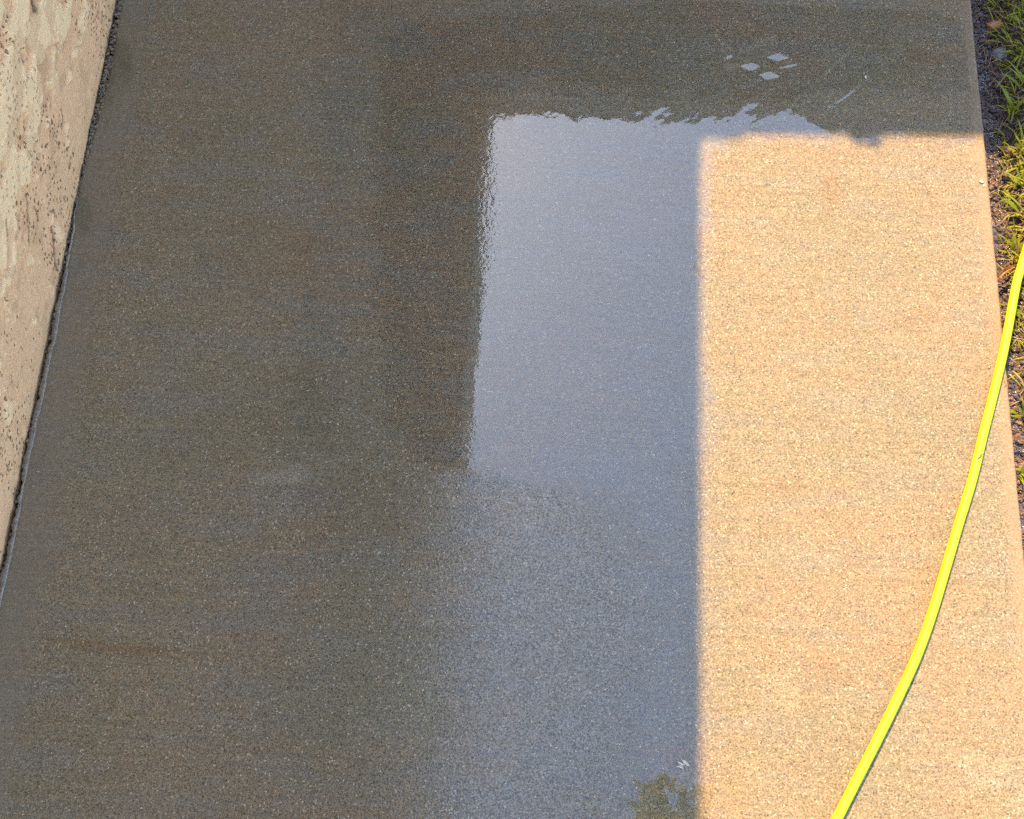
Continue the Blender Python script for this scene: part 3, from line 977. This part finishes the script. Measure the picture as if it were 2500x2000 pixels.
# curled orange-brown dead leaf with a stalk against the slab edge
def dead_leaf(px0, py0, px1, py1, wid_, lab, m, curl, name='dead_leaf'):
    a = G(px0, py0, -.008); b = G(px1, py1, -.008)
    ax = (b - a); L = ax.length; ax.normalize(); sd_ = Vector((-ax.y, ax.x, 0))
    root = empty(name, a, lab, 'leaf')
    V, F = [], []
    n_, w_ = 16, 8
    for i in range(n_ + 1):
        t = i / n_
        w = wid_ * math.sin(math.pi * min(1, .08 + .92 * t) ** .75) * (1 + .12 * math.sin(t * 23)) + .0004
        for j in range(w_ + 1):
            s = j / w_ * 2 - 1
            p = ax * (t * L) + sd_ * (s * w * math.cos(curl * abs(s))) + sd_ * (.004 * math.sin(t * 4))
            z = .004 + abs(s) ** 1.6 * w * math.sin(curl) + .005 * math.sin(t * 3.1) + .0012 * math.sin(9 * t + 5 * s)
            V.append((p.x, p.y, z))
    for i in range(n_):
        for j in range(w_):
            q = i * (w_ + 1) + j
            F.append([q, q + 1, q + w_ + 2, q + w_ + 1])
    me = mesh_py('leaf_blade', V, F)
    o = link('leaf_blade', me, m, root)
    md = o.modifiers.new('t', 'SOLIDIFY'); md.thickness = .0004
    V, F = [], []
    for i in range(9):
        t = i / 8
        c = -ax * (.018 * t) + sd_ * (.004 * t * t) + Vector((0, 0, .004 - .004 * t))
        for j in range(6):
            an = j * math.pi / 3
            V.append(tuple(c + sd_ * math.cos(an) * .0007 + Vector((0, 0, math.sin(an) * .0007))))
    for i in range(8):
        for j in range(6): F.append([i * 6 + j, i * 6 + (j + 1) % 6, i * 6 + 6 + (j + 1) % 6, i * 6 + 6 + j])
    link('stalk', mesh_py('stalk', V, F), m, root)
    return root


M_LEAFO = simple_mat('orange_leaf', (.46, .17, .03), .45, .25, 120, .0006)
M_LEAFB = simple_mat('brown_leaf', (.24, .10, .035), .5, .25, 120, .0006)
dead_leaf(2437, 682, 2484, 652, .0075, 'curled orange-brown dead leaf lying between the slab edge and the hose', M_LEAFO, 1.0)
dead_leaf(2474, 1072, 2496, 1060, .006, 'small reddish dead leaf against the right slab edge below the hose', M_LEAFB, .8)
dead_leaf(2446, 545, 2478, 520, .0035, 'narrow tan dead leaf on the pinkish soil above the hose', M_STRAW, .7)


def stick(name, qa, qb, z, rad, m, lab, cat, sag=.0, bend=.0):
    a = G(*qa, z); b = G(*qb, z)
    ax = b - a; L = ax.length; ax.normalize(); sd_ = Vector((-ax.y, ax.x, 0))
    V, F = [], []
    N = 14
    for i in range(N + 1):
        t = i / N
        c = ax * (t * L) + sd_ * (bend * L * math.sin(math.pi * t) + .0006 * math.sin(t * 11)) + Vector((0, 0, sag * math.sin(math.pi * t)))
        rr = rad * (1 - .6 * abs(2 * t - 1) ** 3)
        for j in range(7):
            an = 2 * math.pi * j / 7
            V.append(tuple(c + sd_ * math.cos(an) * rr + Vector((0, 0, math.sin(an) * rr * .7))))
    for i in range(N):
        for j in range(7): F.append([i * 7 + j, i * 7 + (j + 1) % 7, i * 7 + 7 + (j + 1) % 7, i * 7 + 7 + j])
    F.append(list(range(6, -1, -1))); F.append([N * 7 + j for j in range(7)])
    o = link(name, mesh_py(name, V, F), m)
    for v in o.data.vertices: pass
    o.location = a
    return tag(o, lab, cat)


M_TWIG = simple_mat('twig', (.11, .085, .04), .7, .2, 150)
M_THREAD = simple_mat('thread', (.24, .24, .20), .35, .1, 200)
stick('straw', (2337, 1212), (2339, 1246), .0010, .0011, M_STRAW, 'short pale straw on the sunlit slab left of the hose', 'straw', .0, .04)
stick('straw', (2432, 216), (2468, 172), .010, .0011, M_STRAW, 'long pale straw leaning across dark soil below the grey stone', 'straw', .006, .03)
stick('straw', (2470, 905), (2500, 945), .008, .0024, M_STRAW, 'thick pale straw at the right edge beside the hose', 'straw', .004, .05)
stick('straw', (2417, 157), (2446, 147), .006, .0010, M_STRAW, 'pale curved straw on dark soil just below the grey stone', 'straw', .003, .12)
stick('straw', (2450, 920), (2454, 945), .0012, .0016, M_STRAW, 'stub of pale straw on the slab between hose and right edge', 'straw', 0, .1)
stick('twig', (2387, 1123), (2401, 1108), .0178, .0012, M_TWIG, 'small dark clipping stuck on the yellow hose', 'twig', .0008, .08)
stick('thread', (367, 8), (355, 74), .0012, .0006, M_THREAD, 'thin pale thread on the wet slab near the top of the stucco wall', 'thread', 0, .05)
stick('twig', (2440, 448), (2457, 405), -.004, .0010, M_TWIG, 'thin dark twig on the pinkish soil just below the shadow line', 'twig', .002, .06)

# torn pale flake on the wet slab beside the shadow edge
fl = empty('pale_flake', G(1668, 1866, 0.003), 'small torn pale flake on the wet slab near the bottom, beside the shadow edge', 'pale_flake')
for (pp) in ([(1650, 1872), (1662, 1868), (1670, 1866), (1666, 1878), (1658, 1874)], [(1654, 1859), (1662, 1862), (1672, 1867), (1666, 1869), (1658, 1866)], [(1662, 1853), (1672, 1857), (1680, 1864), (1686, 1870), (1676, 1870), (1668, 1862)]):
    V = [tuple(G(a, b, .0035 + .002 * math.sin(a)) - Vector(fl.location)) for a, b in pp]
    nb_ = len(V)
    V += [(v[0], v[1], v[2] - .0008) for v in V]
    F = [list(range(nb_ - 1, -1, -1)), list(range(nb_, 2 * nb_))] + [[i, (i + 1) % nb_, nb_ + (i + 1) % nb_, nb_ + i] for i in range(nb_)]
    link('lobe', mesh_py('lobe', V, F, False), M_WHITE, fl)

# unseen leaf clump, added on the far gutter to nick the shadow line
gx_ = G(2120, 340).x - SUN_KX * EAVE_H
cl = empty('shadow_clump', (gx_, EAVE_Y(gx_), EAVE_H), 'unseen leaf clump added on the far gutter to notch the shadow line', 'leaves')
for k in range(16):
    V, F = [], []
    a = random.uniform(0, 6.28); L = random.uniform(.030, .046); w = L * .45
    ax = Vector((math.cos(a), math.sin(a), random.uniform(-.5, .5))).normalized(); sd_ = ax.cross(Vector((.3, .2, 1))).normalized()
    c = Vector((random.gauss(0, .011), random.gauss(.006, .006), random.uniform(-.006, .014)))
    for t, ww in ((-.5, .02), (-.2, .8), (.1, 1), (.35, .6), (.5, .02)):
        for s in (-1, 0, 1): V.append(tuple(c + ax * (t * L) + sd_ * (s * ww * w * .5) + Vector((0, 0, .004 * abs(s)))))
    for i in range(4):
        F += [[3 * i, 3 * i + 1, 3 * i + 4, 3 * i + 3], [3 * i + 1, 3 * i + 2, 3 * i + 5, 3 * i + 4]]
    link('leaf', mesh_py('leaf', V, F), M_LEAFB, cl)

# ------------------------------------------------------------------ tree on the lawn, seen only in the wet slab
tree_at = Vector((2.7, -1.3, -.08))
tree = empty('tree', tree_at, 'leafy tree mirrored in the wet slab at the bottom edge', 'tree')


def limb(name, pts_, r0, r1, parent):
    V, F = [], []
    for i, p in enumerate(pts_):
        d = (pts_[min(i + 1, len(pts_) - 1)] - pts_[max(i - 1, 0)]).normalized()
        s = d.cross(Vector((.3, .8, .1))).normalized(); u = s.cross(d)
        rr = r0 + (r1 - r0) * i / (len(pts_) - 1)
        for j in range(9):
            a = 2 * math.pi * j / 9
            k = rr * (1 + .12 * mnoise.noise(Vector((math.cos(a), math.sin(a), i * .5))))
            V.append(tuple(p + s * math.cos(a) * k + u * math.sin(a) * k - tree_at))
    for i in range(len(pts_) - 1):
        for j in range(9): F.append([i * 9 + j, i * 9 + (j + 1) % 9, i * 9 + 9 + (j + 1) % 9, i * 9 + 9 + j])
    link(name, mesh_py(name, V, F), M_BARK, parent)


def bez(a, b, c, n_=8):
    return [a * (1 - t) ** 2 + b * 2 * t * (1 - t) + c * t * t for t in [i / n_ for i in range(n_ + 1)]]


fork = Vector((2.6, -1.2, 2.3))
limb('trunk', bez(tree_at, Vector((2.8, -1.25, 1.2)), fork), .16, .11, tree)
tips = []
for (c, b) in ((Vector((1.25, .55, 5.0)), Vector((1.9, -.3, 4.2))), (Vector((3.6, .1, 5.2)), Vector((3.0, -.6, 4.0))), (Vector((2.3, -2.2, 5.6)), Vector((2.4, -1.8, 4.2))), (Vector((1.5, -.8, 4.9)), Vector((2.0, -1.1, 3.8))), (Vector((3.5, -2.0, 4.9)), Vector((3.1, -1.8, 3.8)))):
    limb('limb', bez(fork, b, c), .085, .018, tree)
    tips += bez(fork, b, c)[4:]
V, F = [], []
nl = 0
spots = [Vector(t) + Vector((random.gauss(0, .35), random.gauss(0, .35), random.gauss(0, .25))) for t in tips for _ in range(5)]
# sprays at the crown's edge over the slab
for (qx, qy_) in ((1580, 1925), (1640, 1905), (1690, 1960), (1620, 1985), (1665, 2010), (1730, 1930), (1570, 2020), (1625, 1880), (1760, 2030), (1640, 2060)):
    g = G(qx, qy_); z = random.uniform(4.6, 5.1)
    spots.append(Vector((g.x, g.y, 0)) * (1 + z / CAM_H) + Vector((0, 0, z)))
for si, s in enumerate(spots):
    edge = si >= len(spots) - 10
    for k in range(22 if edge else 60):
        sg = .075 if edge else .24
        c = s + Vector((random.gauss(0, sg), random.gauss(0, sg), random.gauss(0, .14)))
        mx, my = to_px(np.array([[c.x, c.y, -c.z]]))
        mx, my = float(mx[0]), float(my[0])
        if (mx > 1738 and my < 2090) or mx < 1548 or my < 1885 or (my < 1925 and (mx < 1612 or 1650 < mx)) or (1650 < mx < 1700 and 1935 < my < 1965): continue
        L = random.uniform(.07, .12); w = L * .45
        a = random.uniform(0, 6.28)
        ax = Vector((math.cos(a), math.sin(a), random.uniform(-.6, .4))).normalized()
        sd_ = ax.cross(Vector((random.gauss(0, .5), random.gauss(0, .5), 1))).normalized()
        b = len(V)
        for t, ww in ((0, .05), (.3, .85), (.6, .9), (1, .02)):
            for q in (-1, 1): V.append(tuple(c + ax * (t * L) + sd_ * (q * ww * w * .5) - tree_at))
        for i in range(3): F.append([b + 2 * i, b + 2 * i + 1, b + 2 * i + 3, b + 2 * i + 2])
        nl += 1
link('crown', mesh_py('crown', V, F, False), M_TREELEAF, tree)
